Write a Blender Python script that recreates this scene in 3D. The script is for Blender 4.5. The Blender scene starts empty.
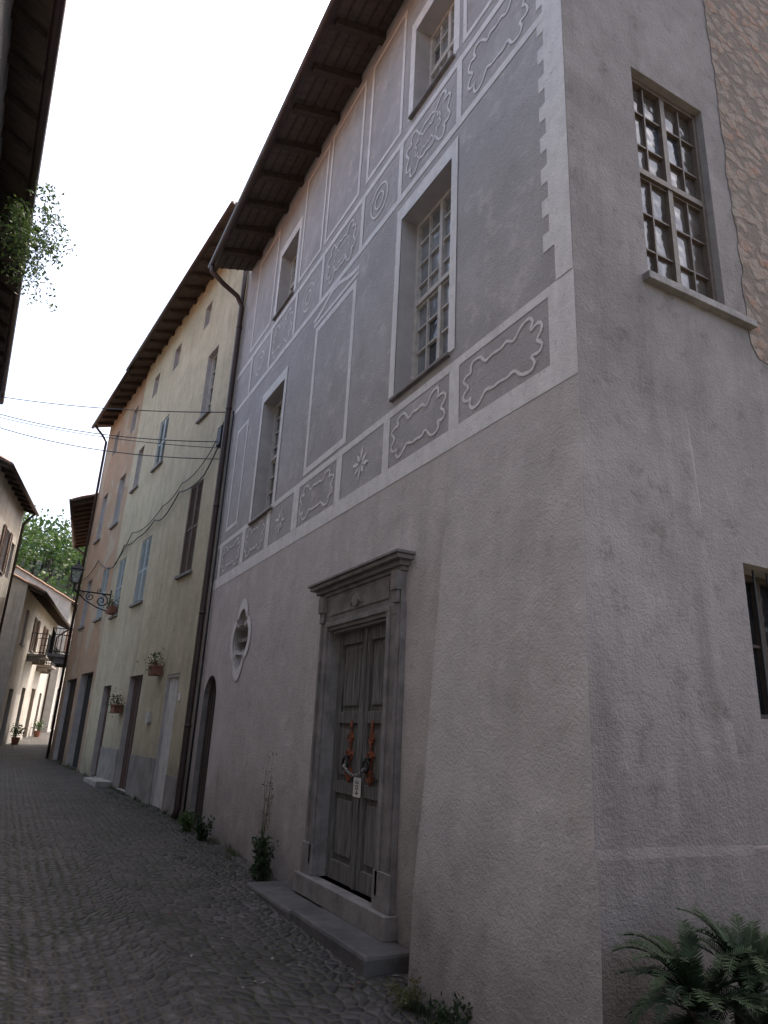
import bpy, bmesh, math, random
from mathutils import Vector, Matrix, noise as mnoise
from mathutils.geometry import tessellate_polygon
random.seed(7)
S=bpy.context.scene
R=math.radians

# ------------------------------------------------------------ materials
def newmat(name):
    m=bpy.data.materials.new(name); m.use_nodes=True
    nt=m.node_tree; b=nt.nodes['Principled BSDF']
    return m,nt,b
def nd(nt,t,**k):
    n=nt.nodes.new(t)
    for a,v in k.items():
        if a.startswith('i_'): n.inputs[a[2:].replace('_',' ')].default_value=v
        else: setattr(n,a,v)
    return n
def noise(nt,vec,scale,detail=4,rough=.6,dist=0):
    n=nt.nodes.new('ShaderNodeTexNoise'); n.inputs['Scale'].default_value=scale
    n.inputs['Detail'].default_value=min(detail,5); n.inputs['Roughness'].default_value=rough
    n.inputs['Distortion'].default_value=dist
    nt.links.new(vec,n.inputs['Vector']); return n.outputs['Fac']
def mp(nt,vec,sc):
    n=nt.nodes.new('ShaderNodeMapping'); n.inputs['Scale'].default_value=sc
    nt.links.new(vec,n.inputs['Vector']); return n.outputs['Vector']
def ramp(nt,fac,a,b,ca=0.0,cb=1.0):
    n=nt.nodes.new('ShaderNodeMapRange'); n.inputs['From Min'].default_value=a; n.inputs['From Max'].default_value=b
    n.inputs['To Min'].default_value=ca; n.inputs['To Max'].default_value=cb
    nt.links.new(fac,n.inputs['Value']); return n.outputs['Result']
def mix(nt,fac,a,b,mode='MIX'):
    n=nt.nodes.new('ShaderNodeMix'); n.data_type='RGBA'; n.blend_type=mode
    if isinstance(fac,(int,float)): n.inputs[0].default_value=fac
    else: nt.links.new(fac,n.inputs[0])
    for i,c in ((6,a),(7,b)):
        if isinstance(c,tuple): n.inputs[i].default_value=(*c,1)
        else: nt.links.new(c,n.inputs[i])
    return n.outputs[2]
def math_(nt,op,a,b=None):
    n=nt.nodes.new('ShaderNodeMath'); n.operation=op
    for i,c in ((0,a),(1,b)):
        if c is None: continue
        if isinstance(c,(int,float)): n.inputs[i].default_value=c
        else: nt.links.new(c,n.inputs[i])
    return n.outputs[0]
def bump(nt,b,h,strength,dist=.02):
    n=nt.nodes.new('ShaderNodeBump'); n.inputs['Strength'].default_value=strength; n.inputs['Distance'].default_value=dist
    nt.links.new(h,n.inputs['Height']); nt.links.new(n.outputs['Normal'],b.inputs['Normal'])
def objc(nt):
    return nt.nodes.new('ShaderNodeTexCoord').outputs['Object']
def simple(name,c1,c2,scale=4,rough=.8,bs=.3,bscale=30,metal=0,stretch=(1,1,1),spec=.5,dist=.01,lo=.35,hi=.65):
    m,nt,b=newmat(name); o=mp(nt,objc(nt),stretch)
    f=ramp(nt,noise(nt,o,scale),lo,hi)
    nt.links.new(mix(nt,f,c1,c2),b.inputs['Base Color'])
    b.inputs['Roughness'].default_value=rough; b.inputs['Metallic'].default_value=metal
    b.inputs['Specular IOR Level'].default_value=spec
    if bs: bump(nt,b,noise(nt,o,bscale,2),bs,dist)
    return m
def plaster(name,c1,c2,stain,upper=None,zsplit=4.05,damp=1.0,sp=.35,patch=None,dtop=1.3,grime=.3):
    m,nt,b=newmat(name); o=objc(nt)
    n1=noise(nt,o,1.3,5,.65,.4)
    f=ramp(nt,n1,.35,.65)
    col=mix(nt,f,c1,c2)
    sep=nd(nt,'ShaderNodeSeparateXYZ'); nt.links.new(o,sep.inputs[0]); z=sep.outputs[2]
    if upper:
        g=ramp(nt,z,zsplit-.005,zsplit+.005)
        uc=mix(nt,f,upper,tuple(x*.82 for x in upper))
        col=mix(nt,g,col,uc)
    # vertical streaks
    st=ramp(nt,noise(nt,mp(nt,o,(2.2,2.2,.25)),1.6,4,.6),.5,.78,0,sp)
    col=mix(nt,st,col,stain)
    # trowel / repair patches with a soft edge
    tp=noise(nt,mp(nt,o,(.7,.7,1.1)),.9,5,.55,.3)
    col=mix(nt,ramp(nt,tp,.50,.535,0,.13),col,tuple(x*.62 for x in c1))
    # small pits / specks
    fine=noise(nt,o,42,3,.75)
    pk=ramp(nt,fine,.56,.70,0,.4)
    col=mix(nt,pk,col,tuple(x*.55 for x in c1))
    mid=noise(nt,o,4.2,5,.72)
    lp=ramp(nt,mid,.54,.66,0,.30)
    col=mix(nt,lp,col,tuple(min(1,x*1.25) for x in c1))
    dk=ramp(nt,mid,.44,.30,0,grime)
    col=mix(nt,dk,col,stain)
    if patch:
        pf=ramp(nt,noise(nt,o,.55,5,.6,.6),.54,.57,0,.8)
        col=mix(nt,pf,col,patch)
    # damp at base
    dn=math_(nt,'ADD',z,ramp(nt,n1,.2,.8,-1.1,1.1))
    dm=ramp(nt,dn,dtop,-.3,0,.75*damp)
    col=mix(nt,dm,col,tuple(x*.45 for x in stain))
    nt.links.new(col,b.inputs['Base Color'])
    b.inputs['Roughness'].default_value=.93; b.inputs['Specular IOR Level'].default_value=.2
    h=math_(nt,'ADD',math_(nt,'MULTIPLY',fine,.5),math_(nt,'MULTIPLY',mid,.55))
    bump(nt,b,h,.75,.035)
    return m
M_house=plaster('plaster_mauve',(.595,.545,.52),(.50,.455,.435),(.33,.295,.275),upper=(.475,.455,.452),damp=.9,dtop=1.15,grime=.42)
M_butt=plaster('plaster_buttress',(.595,.545,.52),(.50,.455,.435),(.33,.295,.275),damp=.95,dtop=1.2,grime=.42)
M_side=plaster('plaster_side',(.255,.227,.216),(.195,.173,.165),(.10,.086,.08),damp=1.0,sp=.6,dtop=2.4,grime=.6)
M_rev=simple('plaster_reveal',(.46,.43,.41),(.36,.335,.32),3,.9,.4,50)
M_niche=simple('niche_plaster',(.26,.2,.165),(.16,.12,.1),3,.9,.4,50)
M_yel=plaster('plaster_ochre',(.56,.50,.36),(.46,.405,.285),(.31,.28,.22),damp=1.0,sp=.75,grime=.5)
M_ora=plaster('plaster_orange',(.46,.31,.21),(.38,.27,.18),(.28,.23,.18),damp=.9,sp=.6,patch=(.44,.37,.28),grime=.5)
M_och=plaster('plaster_old_ochre',(.52,.37,.18),(.44,.31,.15),(.3,.23,.15),damp=.8)
M_whi=plaster('plaster_white',(.52,.50,.46),(.43,.41,.38),(.25,.235,.21),damp=.8,sp=.8,grime=.5)
M_gry=plaster('plaster_grey',(.30,.29,.29),(.23,.22,.22),(.14,.14,.13),damp=.4)
def paintmat():
    m,nt,b=newmat('lime_paint_white'); o=objc(nt)
    f=ramp(nt,noise(nt,o,6,5,.7),.35,.72)
    col=mix(nt,f,(.80,.78,.76),(.66,.64,.625))
    st=ramp(nt,noise(nt,mp(nt,o,(2.5,2.5,.3)),1.8,4,.6),.5,.8,0,.5)
    col=mix(nt,st,col,(.53,.51,.50))
    wear=ramp(nt,noise(nt,o,11,5,.75),.58,.66,0,.55)
    col=mix(nt,wear,col,(.47,.45,.445))
    nt.links.new(col,b.inputs['Base Color']); b.inputs['Roughness'].default_value=.95
    b.inputs['Specular IOR Level'].default_value=.15
    bump(nt,b,noise(nt,o,42,3,.75),.5,.02); return m
M_paint=paintmat()
M_stone=simple('grey_stone',(.27,.25,.235),(.16,.148,.14),5,.85,.5,35)
M_step=simple('step_stone',(.12,.112,.108),(.065,.062,.06),4,.8,.6,25)
M_wood=simple('weathered_door_wood',(.08,.075,.07),(.22,.215,.20),6,.75,.6,20,stretch=(6,6,.5))
M_dkwood=simple('dark_wood',(.065,.045,.033),(.035,.026,.022),5,.8,.4,25,stretch=(2,2,2))
M_board=simple('eave_boards',(.12,.09,.07),(.07,.052,.044),4,.85,.4,20,stretch=(1,4,1))
M_frame=simple('window_frame_paint',(.56,.53,.48),(.42,.39,.36),12,.7,.3,40)
M_frameb=simple('window_frame_brown',(.13,.10,.075),(.09,.065,.05),12,.6,.3,40)
M_shut=simple('shutter_pale_blue',(.42,.47,.47),(.33,.38,.38),5,.7,.2,30)
M_shutb=simple('shutter_brown',(.13,.07,.045),(.09,.05,.035),5,.7,.2,30)
M_rust=simple('rusty_iron',(.30,.085,.035),(.07,.04,.03),28,.75,.3,60,metal=.1,lo=.45,hi=.6)
M_iron=simple('black_iron',(.02,.02,.022),(.03,.03,.03),20,.55,.2,60,metal=.6)
M_pipe=simple('copper_brown_pipe',(.07,.045,.04),(.045,.032,.03),3,.5,.15,20,metal=.4)
M_tile=simple('roof_tile',(.30,.17,.11),(.19,.12,.09),3,.9,.5,12)
M_cable=simple('cable_rubber',(.02,.02,.02),(.03,.03,.03),3,.6,0)
M_paper=simple('paper',(.75,.73,.68),(.66,.64,.6),8,.9,0)
M_ink=simple('ink',(.03,.03,.03),(.04,.04,.04),8,.8,0)
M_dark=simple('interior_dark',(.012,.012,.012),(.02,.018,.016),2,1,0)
M_terra=simple('terracotta',(.26,.11,.07),(.19,.085,.055),8,.85,.2,30)
M_cream=simple('cream_door_paint',(.62,.60,.56),(.50,.48,.45),5,.7,.2,30)
M_brown=simple('garage_brown',(.10,.045,.03),(.06,.03,.022),5,.7,.3,20,stretch=(4,4,.5))
M_earth=simple('bare_earth',(.12,.10,.08),(.08,.08,.05),1.5,.95,.6,15)
M_base=simple('base_cement',(.30,.28,.26),(.20,.185,.17),3,.95,.5,40)
def leafmat(name,c1,c2,scale=3):
    m,nt,b=newmat(name); o=objc(nt)
    f=ramp(nt,noise(nt,o,scale,2),.35,.65)
    nt.links.new(mix(nt,f,c1,c2),b.inputs['Base Color'])
    b.inputs['Roughness'].default_value=.55
    t=nd(nt,'ShaderNodeBsdfTranslucent'); nt.links.new(mix(nt,f,c1,c2),t.inputs['Color'])
    ms=nd(nt,'ShaderNodeMixShader'); ms.inputs[0].default_value=.4
    nt.links.new(b.outputs[0],ms.inputs[1]); nt.links.new(t.outputs[0],ms.inputs[2])
    nt.links.new(ms.outputs[0],nt.nodes['Material Output'].inputs[0]); return m
M_leaf=leafmat('leaf_green',(.05,.10,.025),(.09,.145,.04),6)
M_leafd=leafmat('leaf_dark',(.018,.04,.015),(.035,.065,.022),6)
M_palm=simple('cycad_leaf',(.010,.022,.010),(.02,.036,.014),6,.75,0,spec=.2)
M_leaff=leafmat('leaf_forest',(.03,.07,.018),(.08,.13,.035),.25)
M_dry=leafmat('dry_weed',(.13,.12,.06),(.09,.11,.04),6)
def glassmat(name,c1,c2):
    m,nt,b=newmat(name); o=objc(nt)
    f=ramp(nt,noise(nt,o,2.2,3),.4,.65)
    nt.links.new(mix(nt,f,c1,c2),b.inputs['Base Color'])
    b.inputs['Roughness'].default_value=.12; b.inputs['Specular IOR Level'].default_value=.8
    bump(nt,b,noise(nt,o,4,2),.35,.05); return m
M_glass=glassmat('old_window_glass',(.03,.035,.04),(.10,.11,.12))
M_glassl=glassmat('sky_reflection_window_glass',(.15,.165,.18),(.27,.285,.30))  # pale grey base colour stands in for sky reflected in the panes
M_glassb=glassmat('brown_window_glass',(.06,.048,.04),(.13,.11,.095))
M_glassk=glassmat('dark_window_glass',(.012,.012,.014),(.025,.024,.024))
M_glassk.node_tree.nodes['Principled BSDF'].inputs['Specular IOR Level'].default_value=.2
def lampglass():
    m,nt,b=newmat('lantern_glass'); b.inputs['Base Color'].default_value=(.35,.38,.4,1)
    b.inputs['Roughness'].default_value=.2; b.inputs['Alpha'].default_value=.45; return m
M_lglass=lampglass()
def cobblemat():
    m,nt,b=newmat('porphyry_cobbles'); o=objc(nt)
    sep=nd(nt,'ShaderNodeSeparateXYZ'); nt.links.new(o,sep.inputs[0])
    x,y=sep.outputs[0],sep.outputs[1]
    a=math_(nt,'ABSOLUTE',math_(nt,'SINE',math_(nt,'MULTIPLY',x,2.1)))
    wob=math_(nt,'MULTIPLY',noise(nt,o,.9,2),.5)
    y2=math_(nt,'ADD',math_(nt,'ADD',y,wob),math_(nt,'MULTIPLY',a,.30))
    cm=nd(nt,'ShaderNodeCombineXYZ'); nt.links.new(x,cm.inputs[0]); nt.links.new(y2,cm.inputs[1])
    def vor(feat):
        v=nd(nt,'ShaderNodeTexVoronoi'); v.voronoi_dimensions='2D'; v.feature=feat
        v.inputs['Scale'].default_value=9.5; v.inputs['Randomness'].default_value=.55
        nt.links.new(cm.outputs[0],v.inputs['Vector']); return v
    ve=vor('DISTANCE_TO_EDGE'); vc=vor('F1')
    joint=ramp(nt,ve.outputs['Distance'],.04,.14)
    sc=nd(nt,'ShaderNodeSeparateColor'); nt.links.new(vc.outputs['Color'],sc.inputs[0])
    stone=mix(nt,sc.outputs[0],(.03,.028,.029),(.10,.09,.089))
    big=ramp(nt,noise(nt,o,.7,4,.6),.38,.62)
    stone=mix(nt,big,stone,mix(nt,.6,stone,(.03,.028,.028)))
    stone=mix(nt,ramp(nt,noise(nt,o,40,2),.5,.8,0,.4),stone,(.14,.13,.125))
    moss=mix(nt,ramp(nt,noise(nt,o,1.2,3),.4,.6),(.10,.09,.075),(.035,.045,.018))
    nt.links.new(mix(nt,joint,moss,stone),b.inputs['Base Color'])
    b.inputs['Roughness'].default_value=.62; b.inputs['Specular IOR Level'].default_value=.3
    dome=ramp(nt,ve.outputs['Distance'],.0,.30)
    h=math_(nt,'ADD',dome,math_(nt,'MULTIPLY',sc.outputs[1],.45))
    bump(nt,b,h,.9,.03); return m
M_cob=cobblemat()
def rubblemat():
    m,nt,b=newmat('exposed_rubble_masonry'); o=objc(nt)
    w=nd(nt,'ShaderNodeVectorMath'); w.operation='ADD'; n3=nt.nodes.new('ShaderNodeTexNoise'); n3.inputs['Scale'].default_value=5
    nt.links.new(o,n3.inputs['Vector']); ms=nd(nt,'ShaderNodeVectorMath'); ms.operation='SCALE'; ms.inputs['Scale'].default_value=.2
    nt.links.new(n3.outputs['Color'],ms.inputs[0]); nt.links.new(o,w.inputs[0]); nt.links.new(ms.outputs[0],w.inputs[1])
    wv=mp(nt,w.outputs[0],(1,1,1.5))
    v=nd(nt,'ShaderNodeTexVoronoi'); v.inputs['Scale'].default_value=5.5; v.feature='F1'
    nt.links.new(wv,v.inputs['Vector'])
    sc=nd(nt,'ShaderNodeSeparateColor'); nt.links.new(v.outputs['Color'],sc.inputs[0])
    st=mix(nt,sc.outputs[0],(.34,.17,.115),(.30,.24,.19))
    nn=noise(nt,o,6,5,.85)
    st=mix(nt,ramp(nt,nn,.42,.56,0,.92),st,(.33,.275,.23))
    j=ramp(nt,v.outputs['Distance'],.62,.35)
    col=mix(nt,j,(.20,.16,.135),st)
    col=mix(nt,ramp(nt,noise(nt,o,30,3,.7),.5,.7,0,.5),col,(.12,.09,.07))
    nt.links.new(col,b.inputs['Base Color']); b.inputs['Roughness'].default_value=.95
    bump(nt,b,math_(nt,'ADD',math_(nt,'MULTIPLY',j,.4),noise(nt,o,14,5,.8)),1.0,.07); return m
M_rub=rubblemat()

# ------------------------------------------------------------ mesh builder
class MB:
    def __init__(s): s.v=[];s.f=[];s.m=[];s.mats=[]
    def mi(s,mat):
        if mat not in s.mats: s.mats.append(mat)
        return s.mats.index(mat)
    def add(s,vs,fs,mat):
        o=len(s.v); s.v+= [tuple(v) for v in vs]; k=s.mi(mat)
        for f in fs: s.f.append([o+i for i in f]); s.m.append(k)
    def hexa(s,p,mat):
        s.add(p,[(0,3,2,1),(4,5,6,7),(0,1,5,4),(1,2,6,5),(2,3,7,6),(3,0,4,7)],mat)
    def tube(s,pts,r,mat,n=8,caps=True):
        pts=[Vector(p) for p in pts]; rs=r if isinstance(r,(list,tuple)) else [r]*len(pts)
        vs=[];fs=[];prev=None
        for i,p in enumerate(pts):
            d=(pts[min(i+1,len(pts)-1)]-pts[max(i-1,0)]).normalized()
            if prev is None:
                a=Vector((0,0,1)) if abs(d.z)<.9 else Vector((1,0,0))
                u=d.cross(a).normalized()
            else: u=(prev-d*prev.dot(d)).normalized()
            prev=u; w=d.cross(u)
            for k in range(n):
                t=2*math.pi*k/n; vs.append(p+(u*math.cos(t)+w*math.sin(t))*rs[i])
        for i in range(len(pts)-1):
            for k in range(n):
                a=i*n+k;b=i*n+(k+1)%n; fs.append((a,b,b+n,a+n))
        if caps: fs.append(tuple(range(n))[::-1]); fs.append(tuple((len(pts)-1)*n+k for k in range(n)))
        s.add(vs,fs,mat)
    def obj(s,name,parent=None,smooth=False,bevel=0):
        me=bpy.data.meshes.new(name); me.from_pydata(s.v,[],s.f)
        for m in s.mats: me.materials.append(m)
        me.polygons.foreach_set('material_index',s.m)
        if smooth: me.polygons.foreach_set('use_smooth',[True]*len(s.f))
        me.update(); ob=bpy.data.objects.new(name,me); S.collection.objects.link(ob)
        if parent: ob.parent=parent
        if bevel:
            md=ob.modifiers.new('bevel','BEVEL'); md.width=bevel; md.segments=2; md.limit_method='ANGLE'
        return ob
def empty(name):
    e=bpy.data.objects.new(name,None); S.collection.objects.link(e); return e

class Fr:
    def __init__(s,ox,oy,ux,uy,nx,ny):
        s.o=Vector((ox,oy,0)); s.u=Vector((ux,uy,0)).normalized(); s.n=Vector((nx,ny,0)).normalized()
    def P(s,u,v,d=0): 
        p=s.o+s.u*u+s.n*d; return (p.x,p.y,v)
    def box(s,mb,u0,u1,v0,v1,d0,d1,mat):
        mb.hexa([s.P(u0,v0,d0),s.P(u1,v0,d0),s.P(u1,v0,d1),s.P(u0,v0,d1),s.P(u0,v1,d0),s.P(u1,v1,d0),s.P(u1,v1,d1),s.P(u0,v1,d1)],mat)
    def quad(s,mb,u0,u1,v0,v1,d,mat):
        mb.add([s.P(u0,v0,d),s.P(u1,v0,d),s.P(u1,v1,d),s.P(u0,v1,d)],[(0,1,2,3)],mat)
    def fill(s,mb,loops,d,mat):
        L=[[Vector((a,b,0)) for a,b in lp] for lp in loops]
        tris=tessellate_polygon(L); flat=[p for l in L for p in l]
        mb.add([s.P(p.x,p.y,d) for p in flat],[t for t in tris],mat)
    def reveal(s,mb,loop,d0,d1,mat):
        n=len(loop); vs=[s.P(a,b,d0) for a,b in loop]+[s.P(a,b,d1) for a,b in loop]
        mb.add(vs,[(i,(i+1)%n,n+(i+1)%n,n+i) for i in range(n)],mat)
    def ribbon(s,mb,pts,w,d,mat,closed=True):
        n=len(pts); vs=[]
        for i,(a,b) in enumerate(pts):
            if closed: p=pts[i-1];q=pts[(i+1)%n]
            else: p=pts[max(i-1,0)];q=pts[min(i+1,n-1)]
            t=Vector((q[0]-p[0],q[1]-p[1])); t=t.normalized() if t.length>1e-6 else Vector((1,0))
            ww=w*(.75+.5*random.random())/2
            vs.append(s.P(a-t.y*ww,b+t.x*ww,d)); vs.append(s.P(a+t.y*ww,b-t.x*ww,d))
        m=n if closed else n-1
        mb.add(vs,[(2*i,2*i+1,(2*i+3)%(2*n),(2*i+2)%(2*n)) for i in range(m)],mat)
rect=lambda a,b,c,d:[(a,c),(b,c),(b,d),(a,d)]

def catmull(P,k=5,closed=True):
    out=[];n=len(P)
    for i in range(n if closed else n-1):
        p0,p1,p2,p3=(P[(i-1)%n],P[i],P[(i+1)%n],P[(i+2)%n]) if closed else (P[max(i-1,0)],P[i],P[i+1],P[min(i+2,n-1)])
        for j in range(k):
            t=j/k
            out.append(tuple(.5*((2*p1[c])+(-p0[c]+p2[c])*t+(2*p0[c]-5*p1[c]+4*p2[c]-p3[c])*t*t+(-p0[c]+3*p1[c]-3*p2[c]+p3[c])*t**3) for c in (0,1)))
    if not closed: out.append(P[-1])
    return out

# ------------------------------------------------------------ ground
GP=[(-40,-.5),(0,-.33),(3,-.28),(5,-.22),(9,-.12),(14,-.08),(20,.06),(25,.15),(32,.3),(45,.75),(62,1.35),(90,3),(200,6)]
def gz(y):
    for (a,za),(b,zb) in zip(GP,GP[1:]):
        if a<=y<=b: return za+(zb-za)*(y-a)/(b-a)
    return GP[-1][1]
ys=sorted(set([p[0] for p in GP]+list(range(-40,201,2))))
mb=MB(); xs=list(range(-150,151,10)); vs=[(x,y,gz(y)-.004) for y in ys for x in xs]; n=len(xs)
mb.add(vs,[(j*n+i,j*n+i+1,(j+1)*n+i+1,(j+1)*n+i) for j in range(len(ys)-1) for i in range(n-1)],M_earth); mb.obj('ground')
def rx(y):
    if y<13.6: return 3.6 if y>2.6 else 3.0
    if y<28.5: return 3.6-.093*(y-13.6)
    return 2.2+.12*(y-28.5)
def lx(y): return -1.9-.05*(y-5) if y<24 else -2.85+.13*(y-24)
mb=MB(); vs=[]
sy=[y for y in ys if y<=80]
for y in sy:
    for k in range(9): vs.append((lx(y)+(rx(y)-lx(y))*k/8,y,gz(y)))
mb.add(vs,[(j*9+i,j*9+i+1,j*9+i+10,j*9+i+9) for j in range(len(sy)-1) for i in range(8)],M_cob); mb.obj('cobblestone_street')

# ------------------------------------------------------------ window parts
def window(fr,mb,u0,u1,v0,v1,depth,cols=3,rows=7,fm=None,two=True,bar=.022,transom=True,gm=None):
    fm=fm or M_frame; d=-depth; fw=.05; gm=gm or M_glass
    nc=max(cols,2 if two else 1)
    for i in range(nc):
        for j in range(rows):
            a=u0+(u1-u0)*i/nc;b=u0+(u1-u0)*(i+1)/nc;c=v0+(v1-v0)*j/rows;e=v0+(v1-v0)*(j+1)/rows
            r_=lambda: random.uniform(-.006,.006)
            mb.add([fr.P(a,c,d-.025+r_()),fr.P(b,c,d-.025+r_()),fr.P(b,e,d-.025+r_()),fr.P(a,e,d-.025+r_())],[(0,1,2),(0,2,3)],gm if (gm is M_glassk or random.random()>.12) else M_glass)
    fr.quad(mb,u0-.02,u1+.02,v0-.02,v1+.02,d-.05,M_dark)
    fr.box(mb,u0,u0+fw,v0,v1,d-.04,d+.03,fm); fr.box(mb,u1-fw,u1,v0,v1,d-.04,d+.03,fm)
    fr.box(mb,u0+fw,u1-fw,v0,v0+fw,d-.04,d+.028,fm); fr.box(mb,u0+fw,u1-fw,v1-fw,v1,d-.04,d+.028,fm)
    if two: 
        c=(u0+u1)/2; fr.box(mb,c-.03,c+.03,v0+fw,v1-fw,d-.04,d+.024,fm)
    if transom:
        t=v0+(v1-v0)*.52; fr.box(mb,u0+fw,u1-fw,t-.03,t+.03,d-.04,d+.035,fm)
    for i in range(1,cols):
        u=u0+(u1-u0)*i/cols
        if two and abs(u-(u0+u1)/2)<.05: continue
        fr.box(mb,u-bar/2,u+bar/2,v0+fw,v1-fw,d-.034,d+.01,fm)
    for j in range(1,rows):
        v=v0+(v1-v0)*j/rows; fr.box(mb,u0+fw,u1-fw,v-bar/2,v+bar/2,d-.034,d+.007,fm)
def shutter(fr,mb,u0,u1,v0,v1,d0,mat):
    w=.05
    fr.box(mb,u0,u0+w,v0,v1,d0,d0+.04,mat); fr.box(mb,u1-w,u1,v0,v1,d0,d0+.04,mat)
    for v in (v0,(v0+v1)/2-w/2,v1-w): fr.box(mb,u0+w,u1-w,v,v+w,d0,d0+.037,mat)
    k=v0+w
    while k<v1-w:
        mb.hexa([fr.P(u0+w,k,d0+.03),fr.P(u1-w,k,d0+.03),fr.P(u1-w,k+.008,d0+.034),fr.P(u0+w,k+.008,d0+.034),
                 fr.P(u0+w,k+.04,d0+.006),fr.P(u1-w,k+.04,d0+.006),fr.P(u1-w,k+.048,d0+.01),fr.P(u0+w,k+.048,d0+.01)],mat); k+=.055
def tiles(mb,A,B,C,D,mat,pitch=.2,thick=.06):
    A,B,C,D=map(Vector,(A,B,C,D)); L=(B-A).length; n=max(4,int(L/pitch*6)); nr=max(2,int((D-A).length/.4))
    nrm=(B-A).cross(D-A).normalized()
    if nrm.z<0: nrm=-nrm
    vs=[]
    for j in range(nr+1):
        for i in range(n+1):
            s=i/n;t=j/nr; p=(A.lerp(B,s)).lerp(D.lerp(C,s),t)
            vs.append(p+nrm*(thick*abs(math.sin(math.pi*i/6))+.02*((j%2))+.008*random.random()))
    mb.add(vs,[(j*(n+1)+i,j*(n+1)+i+1,(j+1)*(n+1)+i+1,(j+1)*(n+1)+i) for j in range(nr) for i in range(n)],mat)

# ------------------------------------------------------------ MAIN HOUSE
E0=empty('sgraffito_house')
F=Fr(3.2,0,0,1,-1,0); Sd=Fr(0,3.27,1,0,0,-1)
TOP=11.55; Y0,Y1=3.27,13.6
iu0,iu1,ou0,ou1=5.93,7.3,5.64,7.56
holes=[rect(5.0,6.1,5.08,7.5),rect(10.1,11.2,4.9,7.2),rect(5.02,5.95,9.0,10.5),rect(10.15,11.1,8.95,10.35),rect(iu0,iu1,.1,2.6)]
arch=[(12.15,-.79),(13.05,-.79),(13.05,1.95)]+[(12.6+.45*math.cos(a*math.pi/10),1.95+.45*math.sin(a*math.pi/10)) for a in range(1,10)]+[(12.15,1.95)]
def qf(cu,cv,w,h):
    out=[]
    for q in range(4):
        c=(math.cos(q*math.pi/2)*.48,math.sin(q*math.pi/2)*.48)
        for k in range(-6,7):
            a=q*math.pi/2+k/6*math.radians(105); out.append((cu+w*(c[0]+.5*math.cos(a)),cv+h*(c[1]+.5*math.sin(a))))
    return out
ocu=qf(11.05,2.9,.42,.5)
mb=MB()
F.fill(mb,[rect(Y0,Y1,-.8,TOP)]+holes+[arch,ocu],0,M_house)
for h in holes[:4]: F.reveal(mb,h,0,-.36,M_rev)
F.reveal(mb,holes[4],0,-.25,M_stone)
F.reveal(mb,arch,0,-.2,M_stone); F.reveal(mb,ocu,0,-.2,M_rev)
mb.obj('facade_wall',E0)
mb=MB()
F.quad(mb,10.4,11.7,2.2,3.6,-.2,M_niche); F.box(mb,10.7,11.4,2.86,2.92,-.19,-.05,M_stone); F.box(mb,10.8,11.3,3.1,3.3,-.19,-.12,M_niche)
mb.obj('niche_back',E0)
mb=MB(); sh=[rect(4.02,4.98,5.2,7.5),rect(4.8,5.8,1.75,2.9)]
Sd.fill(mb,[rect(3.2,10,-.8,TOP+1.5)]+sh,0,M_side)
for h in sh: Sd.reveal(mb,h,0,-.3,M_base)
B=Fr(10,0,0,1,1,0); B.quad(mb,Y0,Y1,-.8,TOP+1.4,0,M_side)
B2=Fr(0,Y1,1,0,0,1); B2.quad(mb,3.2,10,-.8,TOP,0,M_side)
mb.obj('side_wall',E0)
pts=[(5.22,12.9)]
v=12.6
while v>4.9:
    pts.append((5.24+.02*(9-v)/4+.05*mnoise.noise(Vector((0,v*3,1)))+.03*random.random(),v)); v-=.07
pts+=[(5.36,4.85)]
u=5.7
while u<9.8: pts.append((u,4.8+.12*random.random()+.1*math.sin(u*3))); u+=.2
pts+=[(9.9,4.9),(9.9,12.9)]
mb=MB(); Sd.fill(mb,[pts],.006,M_rub); mb.obj('exposed_masonry',E0)
mb=MB(); nv=88
path=[]
for i in range(15): path.append(('f',4.92-(4.92-3.27)*i/14))
for i in range(1,11): path.append(('s',3.2+1.1*i/10))
vs=[]
for j in range(nv+1):
    z=-.7+4.74*j/nv; k=max(0,(4.04-z)/4.34)
    for i,(w,c) in enumerate(path):
        nf=mnoise.noise(Vector((c*1.3,z*1.1,0 if w=='f' else 5)))*.02*min(1,k*3)+mnoise.noise(Vector((c*6,z*6,3)))*.004
        led=.012 if z<.93+.05*mnoise.noise(Vector((c*3,0,2))) else 0
        if w=='f':
            x=3.197-.30*k-nf
            y=(3.267-.24*k-led) if i==14 else c-.24*k*(1-(c-3.27)/1.65)
        else:
            x=c-.30*k*(1-(c-3.2)/1.1); y=3.267-.24*k-nf-led
        if i==14: x+=abs(mnoise.noise(Vector((0,z*3,9))))*.015
        vs.append((x,y,z))
npth=len(path)
fs=[(j*npth+i,j*npth+i+1,(j+1)*npth+i+1,(j+1)*npth+i) for j in range(nv) for i in range(npth-1)]
mb.add(vs,[f for f in fs if (f[0]%npth)<14],M_butt); 
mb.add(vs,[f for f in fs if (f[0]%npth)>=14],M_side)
fl=[]
for j in range(nv+1):
    a=vs[j*npth]; fl+= [a,(3.25,a[1]+.005,a[2])]
mb.add(fl,[(2*j,2*j+1,2*j+3,2*j+2) for j in range(nv)],M_butt)
fl=[]
for j in range(nv+1):
    a=vs[j*npth+npth-1]; fl+= [a,(a[0]+.12,3.30,a[2])]
mb.add(fl,[(2*j,2*j+1,2*j+3,2*j+2) for j in range(nv)],M_side)
mb.obj('buttress',E0,smooth=False)
mb=MB(); Sd.box(mb,4.42,10,-.7,.93,0,.045,M_side); mb.obj('plinth',E0,bevel=.012)

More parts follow.
